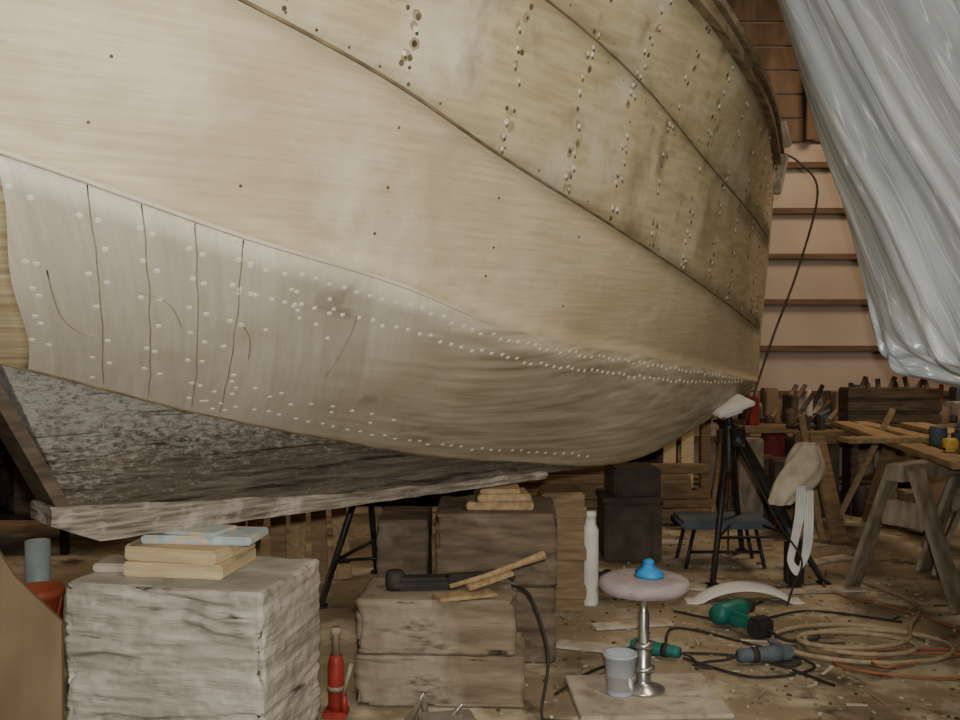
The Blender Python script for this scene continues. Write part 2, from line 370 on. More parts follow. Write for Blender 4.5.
def hn(T,q,d=.004):
    p = hull(T,q); a = hull(T+.01,q)-hull(T-.01,q); b = hull(T,min(q+.02,4))-hull(T,max(q-.02,0))
    n = a.cross(b).normalized()
    if n.y > 0: n = -n
    return p, n
def offs(q): return .006 if q < 1 else (0 if q < 2 else (.011 if q < 3 else .020))
def onhull(T,q,d):
    p,n = hn(T,q); p = hull(T,q,offs(q)); return p+n*d
bm = bmesh.new()
addtube(bm, [onhull(T0+.01+(TE-T0-.05)*i/90, 2.0, .0) for i in range(91)], .0052, 6)  # dark tube stands in for the shadow under the lap step
addtube(bm, [onhull(T0+.01+(TE-T0-.05)*i/90, 3.0, .0) for i in range(91)], .0042, 6)
addtube(bm, [onhull(T0+.01+(TE-T0-.05)*i/90, .01, .0) for i in range(91)], .006, 6)
fin('seams_and_lap_shade', bm, M['seam'], boat)
SE = ((-.134,.232),(.006,.388),(.151,.55),(.292,.652))
bm = bmesh.new()
for a,b in SE:
    addtube(bm, [onhull(b+(a-b)*k/24+.006*noise.noise(Vector((a*9,k*.35,0))), .02+.96*k/24, 0) for k in range(25)], .0022, 5)
addtube(bm, [onhull(-.34+1.75*k/30, .985, .001) for k in range(31)], [.0034-.0028*k/30 for k in range(31)], 5)
for (ta,qa,tb,qb,c) in ((-.13,.60,.10,.33,-.09),(.12,.62,.30,.50,.05),(.46,.60,.56,.42,.03),(.78,.80,.86,.40,.05)):
    addtube(bm, [onhull(ta+(tb-ta)*k/12, qa+(qb-qa)*k/12+c*math.sin(math.pi*k/12), 0) for k in range(13)], .0022, 5)
fin('scarf_joints', bm, M['seam_soft'], boat)
def disc(bm, T, q, r, h=.0015, seg=10, irr=0):
    p,n = hn(T,q); p = hull(T,q,offs(q))
    z = n; x = z.orthogonal().normalized(); y = z.cross(x)
    rs = [r*(1+irr*random.uniform(-1,1)) for k in range(seg)]
    ring = [bm.verts.new(p+n*h+rs[k]*(math.cos(6.2832*k/seg)*x+math.sin(6.2832*k/seg)*y)) for k in range(seg)]
    r2 = [bm.verts.new(p-n*.003+rs[k]*1.15*(math.cos(6.2832*k/seg)*x+math.sin(6.2832*k/seg)*y)) for k in range(seg)]
    bm.faces.new(ring)
    for k in range(seg): bm.faces.new((r2[k], r2[(k+1)%seg], ring[(k+1)%seg], ring[k]))
J = lambda s: random.uniform(-s,s)
bp_ = bmesh.new(); br = bmesh.new(); bs = bmesh.new(); bw = bmesh.new()
t = .36
while t < 4.0:
    k = min(1,max(0,(t-.3)/1.2))
    disc(bp_, t+J(.006), .94-.05*(1-k)+J(.012), .0075)
    disc(bp_, t+.012+J(.006), .84-.08*(1-k)+J(.012), .0075)
    t += .052
for a,b in ((-.31,.04),)+SE:
    for q in (.08,.2,.34,.48,.62,.76,.88,.96):
        for dd in (-.022,.022):
            if random.random() < .75:
                disc(bp_, b+(a-b)*q+dd+J(.012), q+J(.02), .0085)
t = .55
while t < 2.6:
    disc(bp_, t+J(.012), .12+J(.015), .008)
    if t < 1.3: disc(bp_, t+J(.03), .24+J(.04), .008)
    t += .06
for k in range(12): disc(bp_, random.uniform(.35,.8), random.uniform(.6,.95), .007)
for T in (-.5,-.15,.25,.72,1.2,1.7):
    for q in (1.25,1.5,1.78):
        if random.random() < .75: disc(br, T+J(.02), q+J(.04), .0045)
for T in (-.6,-.1,.28,.68,1.15,1.55,1.92,2.3,2.68,3.05,3.4,3.7,3.95,4.1):
    for q in [2.05,2.12,2.19,2.27,2.35,2.44,2.53,2.62,2.72,2.81,2.9,2.96,3.05,3.12,3.22,3.33,3.45,3.57,3.70,3.82,3.92]:
        for dd in (-.016,.018):
            if random.random() < .58:
                tt = T+dd+J(.006); qq = q+J(.015)
                c = random.random()
                if random.random() < .35: disc(bs, tt+J(.008), qq+J(.012), random.uniform(.010,.020), .0006, 14, .2)
                if c < .40: disc(br, tt, qq, random.uniform(.005,.011), .0016)
                elif c < .9: disc(bw, tt, qq, random.uniform(.005,.010), .0018); disc(br, tt+.008, qq-.02, .006, .0014)  # pale disc paints the head's highlight beside a dark mark
for qs in (2.05,2.93,3.07):
    t = -.5
    while t < 3.9:
        if random.random() < .45: disc(br, t+J(.02), qs+J(.012), .004)
        t += .11
fin('filler_plugs', bp_, M['plug'], boat); fin('fastener_heads', br, M['rivet'], boat); fin('fastener_stains', bs, M['stain'], boat); fin('head_highlights', bw, M['plug2'], boat)

# deadwood
bm = bmesh.new()
NW, NH = 220, 50
def dwz(x): return herm(CUR[0], x)[1]
def shoe_top(x): return .885 - .085*min(1,max(0,x)/1.2) - .015*min(1,max(0,(x-1.2)/.8))
for side in (1,-1):
    g = []
    for i in range(NW+1):
        w = i/NW; col = []
        for j in range(NH+1):
            h = j/NH
            xb = .13+w*(2.75-.13); xt = -.09+w*(2.75+.09)
            x = xb+(xt-xb)*h
            zb = shoe_top(xb)-.01; zt = dwz(xt)+.02
            z = zb+(zt-zb)*h
            th = .082
            rgh = noise.fractal(Vector((x*4,side*5,z*26)),.9,2,6)*.010 + noise.noise(Vector((x*1.3,side,z*4)))*.009
            if .04 < h < .97: th += rgh
            gr = noise.noise(Vector((x*1.1,3,z*1.0)))*.05
            if abs((z-1.0+.12*x) + gr) < .009: th -= .030
            g2 = noise.noise(Vector((x*1.5,8,z*1.0)))*.04
            if abs((z-.93-.02*x) + g2) < .007: th -= .024
            g3 = noise.noise(Vector((x*1.7,12,z*1.0)))*.05
            if abs((z-1.13+.16*x) + g3) < .005: th -= .016
            col.append(bm.verts.new((x, -side*max(.04,th), z)))
        g.append(col)
    for i in range(NW):
        for j in range(NH):
            vs = (g[i][j], g[i+1][j], g[i+1][j+1], g[i][j+1])
            f = bm.faces.new(vs if side == 1 else vs[::-1]); f.smooth = True
    if side == 1: G1 = g
    else:
        for j in range(NH):
            bm.faces.new((G1[0][j], G1[0][j+1], g[0][j+1], g[0][j]))
            bm.faces.new((G1[-1][j+1], G1[-1][j], g[-1][j], g[-1][j+1]))
        for i in range(NW): bm.faces.new((G1[i][0], g[i][0], g[i+1][0], G1[i+1][0]))
fin('deadwood', bm, M['deadwood'], boat)
bm = bmesh.new(); n = 20; L = []
for k in range(n+1):
    t = k/n; cx = .125+(-.17-.125)*t; cz = .87+(1.44-.87)*t
    L.append([bm.verts.new((cx+dx, y, cz)) for dx,y in ((-.04,-.09),(.008,-.085),(.008,.085),(-.04,.09))])
for a,b in zip(L,L[1:]):
    for k in range(4): bm.faces.new((a[k],a[(k+1)%4],b[(k+1)%4],b[k]))
bm.faces.new(L[0]); bm.faces.new(L[-1][::-1])
fin('stern_post', bm, M['dark_wood'], boat)
bm = bmesh.new(); L = []; n = 130
for k in range(n+1):
    x = .06+2.3*k/n
    zt = shoe_top(x); zb = .752
    if x < .22: zb = .752+ (.22-x)/.16*.07
    a = noise.noise(Vector((x*9,0,0)))*.010; b = noise.noise(Vector((x*8,4,0)))*.010; c = noise.noise(Vector((x*7,9,0)))*.007
    L.append([bm.verts.new(p) for p in ((x,-.10+a,zb+abs(c)*.6),(x,-.104+c,(zb+zt)/2),(x,-.105+b,zt-.01),(x,-.09+b,zt+.004+c),(x,.09,zt+.004),(x,.105,zt-.01),(x,.10,zb))])
for a,b in zip(L,L[1:]):
    for k in range(7): bm.faces.new((a[k],a[(k+1)%7],b[(k+1)%7],b[k]))
bm.faces.new(L[0]); bm.faces.new(L[-1][::-1])
bmesh.ops.recalc_face_normals(bm, faces=bm.faces[:])
fin('keel_shoe', bm, M['shoe'], boat)
bm = bmesh.new()
P = spline([(3.0,0,.80),(3.3,0,.83),(3.63,0,.925),(3.95,0,1.03),(4.20,0,1.115),(4.262,0,1.20),(4.29,0,1.46),(4.38,0,2.01),(4.44,0,2.56)],6)
addtube(bm, P, .024, 8)
fin('stem', bm, M['ply_up'], boat)
def strip(bm, side, o1, o2, zl, zh, Tend=TE):
    L = []
    for i in range(101):
        T = T0+(Tend-T0)*i/100
        p = hull(T,4,0)
        L.append([bm.verts.new((p.x, side*(p.y-o), p.z+z)) for o,z in ((o1,zl),(o2,zl),(o2,zh),(o1,zh))])
    for a,b in zip(L,L[1:]):
        for k in range(4): bm.faces.new((a[k],a[(k+1)%4],b[(k+1)%4],b[k]))
    bm.faces.new(L[0]); bm.faces.new(L[-1][::-1])
bm = bmesh.new()
for s in (1,-1):
    strip(bm, s, .0, .045, -.03, .03); strip(bm, s, .0, .065, .035, .075)
bmesh.ops.recalc_face_normals(bm, faces=bm.faces[:])
fin('guard_rail', bm, M['rail'], boat)
bm=bmesh.new()
addbox(bm,(.04,.05,.26),(4.50,-.02,2.42),(0,.35,0),.006)
addbox(bm,(.035,.06,.16),(4.49,-.05,2.66),(0,-.45,0),.006)
fin('bow_chocks', bm, M['base_ply'], boat)

# ------------------------------------------------------------------ supports
roughblock('concrete_block', (.72,.52,.61), (-1.0,3.57,0), R(-12), M['concrete'], .005, 3, layer=.034, cuts=60)
e = empty('timber_packing', (-1.03,3.60,.61), R(-12))
bm = bmesh.new()
addbox(bm, (.36,.32,.05), (0,0,.025), (0,0,.06)); addbox(bm, (.35,.30,.048), (.0,0,.0745), (0,0,-.05))
fin('pine_shims', bm, M['pine'], e)
bm = bmesh.new(); addbox(bm, (.40,.20,.030), (.04,.03,.1135), (0,0,.10), .006)
addbox(bm, (.26,.16,.013), (-.0,.02,.1355), (0,0,-.1), .004)
fin('painted_shim', bm, M['cyan_pad'], e)
bm = bmesh.new()
addbox(bm, (.13,.14,.03), (-.255,-.06,.016), (0,0,.2)); addbox(bm,(.10,.14,.06),(-.25,.12,.031),(0,0,.1))
fin('wedge', bm, M['base_ply'], e)

def blockstack(name, parts):
    e = empty(name, (parts[0][1][0], parts[0][1][1], 0))
    for k,(size,loc,rz,m) in enumerate(parts):
        roughblock('block_%d'%(k+1), size, (loc[0]-e.location.x, loc[1]-e.location.y, loc[2]), rz, m, .004, k*3+loc[0], e, .007, 34)
    return e
blockstack('concrete_block_stack', [((.66,.36,.20),(-.15,4.05,0),R(-2),M['concrete_br']), ((.62,.36,.215),(-.165,4.06,.202),R(-3),M['concrete_br'])])
blockstack('concrete_block_stack', [((.56,.52,.33),(.065,4.66,0),R(-3),M['concrete_dk']), ((.54,.50,.32),(.075,4.67,.332),R(-1),M['concrete_dk'])])
roughblock('concrete_block', (.24,.4,.58), (-.36,4.86,0), 0, M['concrete_dk'], .004, 9, layer=.007)
bm = bmesh.new()
addbox(bm, (.30,.22,.035), (0,0,.0175)); addbox(bm, (.24,.20,.034), (.01,0,.053),(0,0,.1)); addbox(bm,(.18,.2,.022),(0,0,.082))
fin('keel_packing', bm, M['pine_y'], loc=(.09,4.62,.653))
bm = bmesh.new()
addbox(bm,(.22,.3,.62),(0,0,.31),bev=.01)
for z in (.1,.3,.52): addbox(bm,(.24,.32,.06),(0,0,z),bev=.005)
fin('wooden_crate', bm, M['pine2'], loc=(.43,5.35,0))

e = empty('belt_sander', (-.12,4.02,.420), 0)
bm = bmesh.new()
addbox(bm,(.28,.09,.05),(-.10,.03,.026),(0,0,.1),.015); addlathe(bm,[(.0,0),(.035,.0),(.04,.02),(.04,.06),(.03,.075),(0,.075)],(-.22,.02,.0)); addbox(bm,(.16,.05,.03),(.06,.04,.045),(0,0,.3),.01)
addtube(bm, spline([(.1,.05,.05),(.2,.1,.05),(.26,.1,.02)]), .012)
fin('body', bm, M['rubber'], e)
bm = bmesh.new()
addtube(bm,[(.0,-.06,.03),(.14,-.02,.06),(.30,.06,.10),(.38,.10,.12)],[.010,.012,.014,.02])
addbox(bm,(.24,.10,.014),(.06,-.10,.008),(0,0,.35),.004)
addbox(bm,(.2,.035,.02),(.16,-.04,.05),(0,-.2,.45),.004)
fin('wooden_handle', bm, M['pine_y'], e)
bm = bmesh.new()
addtube(bm, spline([(.13,4.08,.425),(.2,3.95,.41),(.26,3.84,.22),(.23,3.75,.03),(.26,3.72,.012),(.36,3.70,.012),(.46,3.62,.012),(.60,3.60,.014),(.7,3.5,.014)],10), .006)
fin('power_cord', bm, M['rubber'])

e = empty('hydraulic_jack', (-.545,3.80,0))
bm = bmesh.new()
addbox(bm,(.09,.10,.025),(0,0,.0125),bev=.006); addlathe(bm,[(0,.02),(.028,.02),(.030,.05),(.030,.20),(.026,.215),(.024,.23),(0,.23)],(0,0,0))
addlathe(bm,[(0,.0),(.012,0),(.012,.07),(0,.07)],(.035,-.03,.02))
fin('body',bm,M['red'],e,False)
bm = bmesh.new(); addlathe(bm,[(0,.22),(.014,.22),(.014,.31),(.02,.315),(.02,.335),(0,.335)]); addlathe(bm,[(0,0),(.008,0),(.008,.16),(0,.16)],(.03,-.03,.08),(R(20),R(15),0))
addlathe(bm,[(0,.10),(.033,.10),(.033,.115),(0,.115)])
fin('ram',bm,M['grey_wood'],e)

# ------------------------------------------------------------------ boat stands
def boat_stand(loc, h, pad_tilt, feet, padmat):
    e = empty('boat_stand', loc)
    ap = Vector((0,0,h*.86))
    bm = bmesh.new()
    for f in feet:
        f = Vector(f); addtube(bm,[ap, ap.lerp(f,.5), f], .018)
        addbox(bm,(.07,.07,.012),(f.x,f.y,.006),bev=.003)
    mids = [Vector(f).lerp(ap,.30) for f in feet]
    for i in range(len(mids)): addtube(bm,[mids[i], mids[(i+1)%len(mids)]], .009, 6)
    addlathe(bm,[(0,h*.62),(.03,h*.62),(.033,h*.64),(.033,h*.89),(.028,h*.9),(0,h*.9)])
    addtube(bm,[(0,0,h*.88),(.0,0,h*.97)], .017)
    addtube(bm,[(-.09,0,h*.915),(.09,.03,h*.915)], .008,6)
    fin('frame', bm, M['black'], e)
    bm = bmesh.new(); addbox(bm,(.25,.16,.03),(0,0,0),pad_tilt,.008); addbox(bm,(.12,.1,.03),(0,0,-.028),pad_tilt,.006)
    fin('pad', bm, padmat, e, loc=(0,0,h))
    return e
boat_stand((1.43,5.80,0), 1.025, (R(14),R(-16),R(20)), [(-.10,-.05,.01),(.55,.0,.01),(.30,.85,.01)], M['white'])
bm = bmesh.new()
addtube(bm, [(1.47,5.74,.84),(1.60,5.74,.62),(1.74,5.74,.36),(1.78,5.74,.28)], .036,12)
addtube(bm, [(1.46,5.74,.90),(1.47,5.74,.80)], .045,12)
addbox(bm,(.10,.10,.27),(1.79,5.74,.135),bev=.02)
fin('strut_brace', bm, M['black'])
boat_stand((-.62,5.55,0), .86, (R(25),0,R(42)), [(-.22,-.25,.01),(.30,-.12,.01),(0,.5,.01)], M['grey_wood'])

bm = bmesh.new(); n=22; g=[]
for i in range(n+1):
    u=i/n; r=[]
    for j in range(25):
        v=j/24; w=.08*(.25+1.2*math.sin(math.pi*min(1,u*.75+.10)))
        ang=v*2*math.pi; fold=1+.16*math.sin(ang*5+u*4)+.1*math.sin(ang*3-u*6)
        r.append(bm.verts.new((w*fold*math.cos(ang)-.13*u+.03*math.sin(u*4), .05*fold*math.sin(ang), -.34*u)))
    g.append(r)
for i in range(n):
    for j in range(24): bm.faces.new((g[i][j],g[i][j+1],g[i+1][j+1],g[i+1][j])).smooth=True
bm.faces.new(g[0][:-1]); bm.faces.new(g[-1][:-1][::-1])
fin('canvas_cloth', bm, M['cloth'], loc=(1.82,5.62,.83))
bm = bmesh.new()
for k in range(4):
    d=k*.013
    addtube(bm, spline([(1.75+d,5.56,.60),(1.73+d,5.52,.45),(1.70+d*.8,5.5,.30),(1.68+d*.6,5.48,.20),(1.72+d*.6,5.45,.14+d),(1.77+d,5.5,.3),(1.79+d,5.55,.58)],7), .008)
fin('hanging_hose', bm, M['white'])
bm = bmesh.new()
addtube(bm, spline([(1.45,5.62,.80),(1.62,5.5,.42),(1.74,5.45,.22),(1.68,5.4,.08),(1.62,5.3,.012)],8), .006)
fin('black_cord', bm, M['rubber'])

e = empty('step_stool', (1.50,6.3,0))
bm = bmesh.new(); addbox(bm,(.55,.36,.05),(0,0,.27),bev=.02); fin('seat',bm,M['steelblue'],e)
bm = bmesh.new()
for x in (-.22,.22):
    for y in (-.13,.13): addtube(bm,[(x*.85,y,.25),(x*1.1,y*1.1,.0)],.012)
addtube(bm,[(-.22,-.13,.1),(.22,-.13,.1)],.009)
fin('legs',bm,M['black'],e)

bm = bmesh.new(); g=[]
for i in range(25):
    a=-1.0+2.0*i/24; x=.34*math.sin(a)*1.1; z=.30*math.cos(a)-.195; r=[]
    hw=.07*math.cos(a*.9)+.015
    for j in range(9):
        b=-1+2*j/8; r.append(bm.verts.new((x, b*hw, max(.004,z-.03*b*b))))
    g.append(r)
for i in range(24):
    for j in range(8): bm.faces.new((g[i][j],g[i+1][j],g[i+1][j+1],g[i][j+1])).smooth=True
o = fin('plastic_fender', bm, M['white'], loc=(1.42,5.42,0)); s=o.modifiers.new('t','SOLIDIFY'); s.thickness=.006

# ------------------------------------------------------------------ stool
e = empty('shop_stool', (.655,4.02,0))
bm = bmesh.new(); addlathe(bm,[(0,.415),(.14,.415),(.172,.422),(.183,.442),(.176,.464),(.15,.474),(.06,.476),(0,.476)],seg=40); fin('seat',bm,M['seat'],e)
bm = bmesh.new()
addlathe(bm,[(0,.018),(.085,.018),(.085,.028),(.035,.045),(.030,.06),(.030,.20),(.022,.205),(.022,.33),(.017,.335),(.017,.40),(.06,.405),(.06,.415),(0,.415)],seg=28)
addlathe(bm,[(.0,.10),(.045,.10),(.045,.115),(0,.115)])
addlathe(bm,[(.0,.19),(.038,.19),(.038,.212),(0,.212)])
addtube(bm,[(0,0,.39),(-.10,-.02,.385)],.006)
fin('pedestal',bm,M['steel'],e)
bm = bmesh.new(); addbox(bm,(.58,.46,.018),(0,-.04,.009),(0,0,.05),.004)
fin('plywood_base',bm,M['base_ply'],e)
bm = bmesh.new()
addlathe(bm,[(0,.476),(.055,.476),(.062,.487),(.05,.505),(.028,.515),(.022,.53),(.026,.54),(.012,.548),(0,.548)],(.02,0,0),seg=20)
for v in bm.verts: v.co += Vector((noise.noise(v.co*25),noise.noise(v.co*25+Vector((9,0,0))),0))*.015
fin('blue_rag',bm,M['blue'],e)

bm = bmesh.new(); addlathe(bm,[(0,0),(.05,0),(.052,.006),(.062,.15),(.068,.152),(.068,.165),(.060,.165),(.055,.02),(0,.02)],seg=30)
fin('plastic_tub',bm,M['tub'],loc=(.555,3.98,.018))
bm = bmesh.new(); addlathe(bm,[(0,0),(.042,0),(.045,.01),(.045,.36),(.045,.40),(.03,.43),(.03,.47),(.034,.472),(.03,.50),(0,.50)],seg=24)
fin('gas_bottle',bm,M['white'],loc=(.585,5.35,0))

def grinder(name, loc, rz, m, s=1):
    e = empty(name, loc, rz); e.scale=(s,s,s)
    bm = bmesh.new(); addlathe(bm,[(0,0),(.026,0),(.03,.02),(.032,.12),(.038,.15),(.036,.2),(0,.2)],(0,0,.045),(0,R(90),0),20)
    addbox(bm,(.07,.06,.06),(.22,0,.05),bev=.015); addtube(bm,[(.22,.02,.05),(.22,.13,.06)],.014)
    fin('body',bm,m,e)
    bm = bmesh.new(); addlathe(bm,[(0,0),(.06,0),(.062,.004),(.05,.01),(.02,.016),(0,.016)],(.23,0,.005)); addtube(bm,spline([(0,0,.045),(-.06,0,.03),(-.12,.05,.01),(-.2,.02,.008)]),.006)
    addlathe(bm,[(0,0),(.034,0),(.034,.03),(0,.03)],(.06,0,.045),(0,R(90),0),20)
    fin('disc_and_cord',bm,M['rubber'],e)
def drill(name, loc, rz, m, s=1):
    e = empty(name, loc, rz); e.scale=(s,s,s)
    bm = bmesh.new(); addlathe(bm,[(0,0),(.03,0),(.036,.02),(.036,.13),(.026,.16),(0,.16)],(-.08,0,.04),(0,R(90),0),20)
    addbox(bm,(.045,.15,.045),(-.05,-.09,.035),(0,0,-.2),.014)
    fin('body',bm,m,e)
    bm = bmesh.new(); addlathe(bm,[(0,0),(.022,0),(.024,.03),(.012,.05),(.004,.052),(.004,.11),(0,.11)],(.08,0,.04),(0,R(90),0),16); addtube(bm,spline([(-.06,-.19,.03),(-.05,-.26,.01),(.05,-.3,.008),(.12,-.25,.008)]),.006)
    addbox(bm,(.08,.06,.065),(-.065,-.165,.035),(0,0,-.2),.012)
    fin('chuck_and_battery',bm,M['rubber'],e)
drill('cordless_drill', (1.24,4.98,.01), R(40), M['green'],1.45)
grinder('angle_grinder', (1.12,4.36,0), R(10), M['steelblue'])
grinder('angle_grinder', (.88,4.42,0), R(150), M['green'], .9)
grinder('angle_grinder', (.62,5.6,0), R(60), M['rubber'])

def coil(name, c, rx, ry, turns, m, r=.012, tail=None):
    pts=[]
    for k in range(int(turns*24)):
        a=k/24*2*math.pi; w=1+.22*math.sin(a*.37)-.10*(k/24)+.05*math.sin(a*1.7)
        pts.append((c[0]+rx*w*math.cos(a)+.06*math.sin(a*.21), c[1]+ry*w*math.sin(a)+.05*math.cos(a*.3), r+.012*(k/24)))
    if tail: pts += [Vector(p) for p in spline([pts[-1]]+tail,8)][1:]
    bm=bmesh.new(); addtube(bm,pts,r,8); fin(name,bm,m)
coil('air_hose', (1.72,4.62,0), .36,.24,3.0, M['hose'], .011, [(2.1,4.9,.02),(2.3,5.3,.014),(2.2,5.8,.014)])
coil('extension_cord', (1.95,4.35,0), .40,.16,1.6, M['cord'], .006, [(2.3,4.6,.01),(2.25,5.1,.008),(1.95,5.6,.008),(2.1,6.1,.008)])
bm=bmesh.new()
addtube(bm,spline([(.9,4.45,.008),(1.15,4.2,.008),(1.45,4.35,.008),(1.2,4.7,.008),(.95,4.9,.008),(.85,4.6,.008)],10),.006)
addtube(bm,spline([(1.0,5.2,.008),(1.3,5.0,.008),(1.7,5.2,.008),(2.1,5.0,.008)],10),.006)
addtube(bm,spline([(.3,4.0,.008),(.5,4.3,.008),(.8,4.5,.008),(1.2,4.45,.008),(1.45,4.1,.008)],10),.006)
fin('floor_cables',bm,M['rubber'])
bm=bmesh.new()
for a,x in ((.5,0),(-.35,.07),(1.1,.12)):
    c,s=math.cos(a),math.sin(a)
    addtube(bm,[(x,0,.02),(x+.05*s,.14*c,.05),(x+.08*s,.22*c,.07)],[.010,.013,.005])
addbox(bm,(.20,.12,.05),(.14,.04,.026),(0,0,.2),.008)
fin('hand_tools',bm,M['steel'],loc=(-.26,3.62,0))
bm=bmesh.new()
for k in range(1300):
    x=random.uniform(-.3,3.2); y=random.uniform(3.6,8.2)
    if random.random()<.6: y=random.uniform(3.6,5.8)
    l=random.choice([.02,.03,.05,.08,.12]) if random.random()<.22 else random.uniform(.008,.02)
    addbox(bm,(l,random.uniform(.006,.018),random.uniform(.003,.007)),(x,y,.004),(0,0,random.uniform(0,3.14)),0,random.choice([0,1,1,1,2,3,3]))
fin('wood_shavings',bm,[M['pine_y'],M['grey_wood'],M['dark_wood'],M['base_ply']])
bm=bmesh.new()
for (x,y,a,l,w) in ((.75,4.95,.2,.4,.09),(.5,4.6,-.3,.3,.10),(1.9,5.6,.1,.5,.07),(2.1,6.3,.5,.6,.1),(1.0,6.9,.0,.8,.1),(1.1,5.7,-.2,.35,.12)):
    addbox(bm,(l,w,.014),(x,y,.010),(0,0,a),.003)
fin('board_offcuts',bm,M['base_ply'])

# ------------------------------------------------------------------ wrapped boat at right
bm=bmesh.new(); uvl=bm.loops.layers.uv.new('UVMap')
prof=[(1.02,3.75),(1.16,3.35),(1.32,2.93),(1.44,2.57),(1.56,2.22),(1.67,1.92),(1.75,1.62),(1.81,1.40),(1.87,1.31),(2.00,1.25),(2.16,1.20),(2.4,1.19),(2.9,1.19),(3.4,1.22)]
pp=spline([(x,0,z) for x,z in prof],9)
NSs=180; g=[]
for i in range(NSs+1):
    s=i/NSs
    y=5.5-2.9*s
    bulge=.85*(y-4.5)**2 if y>4.5 else .26*(4.5-y)**1.5
    r=[]
    for j,p in enumerate(pp):
        v=j/(len(pp)-1)
        d=s*10-v*4
        f=.060*noise.noise(Vector((d, v*1.6, 1)))+.014*(1-2*abs(noise.noise(Vector((s*26-v*12,v*2.2,7)))))
        gather=max(0,min(1,(v-.45)/.12))*max(0,1-max(0,v-.62)/.15) if v>.45 else 0
        f+=gather*.05*noise.noise(Vector((s*40,v*7,4)))
        x=p.x+bulge+f*1.1+.02; z=p.z+.05*noise.noise(Vector((s*9,0,3)))*v+f*.6
        r.append(bm.verts.new((x,y+f,z)))
    g.append(r)
for i in range(NSs):
    for j in range(len(pp)-1):
        f=bm.faces.new((g[i][j],g[i+1][j],g[i+1][j+1],g[i][j+1])); f.smooth=True
        for lp,(a,b) in zip(f.loops,((i,j),(i+1,j),(i+1,j+1),(i,j+1))):
            lp[uvl].uv=((a/NSs)*2.2-(b/len(pp))*.9, b/len(pp)*2)
e=empty('plastic_wrapped_boat',(0,0,0))
fin('plastic_sheeting',bm,M['sheet'],e)
bm=bmesh.new()
addbox(bm,(1.6,.12,.14),(4.0,4.6,1.15),bev=.02); addbox(bm,(1.6,.12,.14),(4.0,3.2,1.15),bev=.02)
for x in (3.4,4.6):
    for y in (4.6,3.2): addbox(bm,(.12,.12,1.1),(x,y,.55),bev=.01)
fin('cradle',bm,M['dark_wood'],e)

bm=bmesh.new()
addtube(bm,spline([(1.86,6.38,2.58),(2.02,6.45,2.52),(2.14,6.45,2.33),(2.03,6.48,1.85),(1.88,6.5,1.42),(1.74,6.5,.98),(1.62,6.5,.55),(1.60,6.5,.01)],8),.007)
fin('mooring_rope',bm,M['dark_wood'])

# ------------------------------------------------------------------ sawhorses + planks
def sawhorse(loc, rz, w=.9, h=.74, m='grey_wood'):
    e=empty('sawhorse',loc,rz)
    bm=bmesh.new(); addbox(bm,(w,.10,.09),(0,0,h-.045),bev=.006); fin('beam',bm,M[m],e)
    bm=bmesh.new()
    for x in (-w/2+.1,w/2-.1):
        for s in (1,-1):
            addbox(bm,(.13,.03,h*1.02),(x,s*.19,h*.485),(s*R(20),0,0),.005)
        addbox(bm,(.02,.30,.14),(x+.03,0,h*.62),bev=.004)
    fin('legs',bm,M[m],e)
sawhorse((2.58,5.65,0),R(35),.9,.74)
sawhorse((3.15,6.3,0),R(70),1.0,.74)
sawhorse((2.72,7.3,0),R(20),1.0,.74,'pine2')
bm=bmesh.new()
addbox(bm,(.16,2.4,.035),(2.62,6.4,.758),(0,0,R(-5)),.005); addbox(bm,(.14,2.5,.035),(2.88,6.35,.758),(0,0,R(2)),.005); addbox(bm,(.20,2.4,.035),(3.2,6.3,.758),(0,0,0),.005)
addbox(bm,(1.0,.14,.03),(2.7,6.2,.792),(0,0,R(8)),.005)
fin('plank_stack',bm,M['pine_y'])
bm=bmesh.new(); addbox(bm,(.035,.04,1.0),(2.62,6.95,.47),(0,R(26),0),.005); addbox(bm,(.04,.04,.9),(2.30,7.0,.43),(0,R(-10),0),.005)
fin('leaning_stick',bm,M['pine_y'])
bm=bmesh.new(); addlathe(bm,[(0,0),(.05,0),(.05,.10),(.045,.11),(0,.11)],(0,0,0)); addbox(bm,(.18,.1,.09),(.18,0,.045),bev=.02); addtube(bm,spline([(.1,0,.1),(.18,0,.16),(.26,0,.1)]),.012)
fin('router_tool',bm,M['steelblue'],loc=(2.72,6.0,.778))
bm=bmesh.new(); addlathe(bm,[(0,0),(.035,0),(.038,.02),(.038,.06),(.03,.07),(0,.07)],(0,0,.04),(0,R(90),0)); addbox(bm,(.06,.05,.03),(0.03,0,.015),bev=.008)
fin('tape_dispenser',bm,M['yellow'],loc=(2.60,5.66,.778))

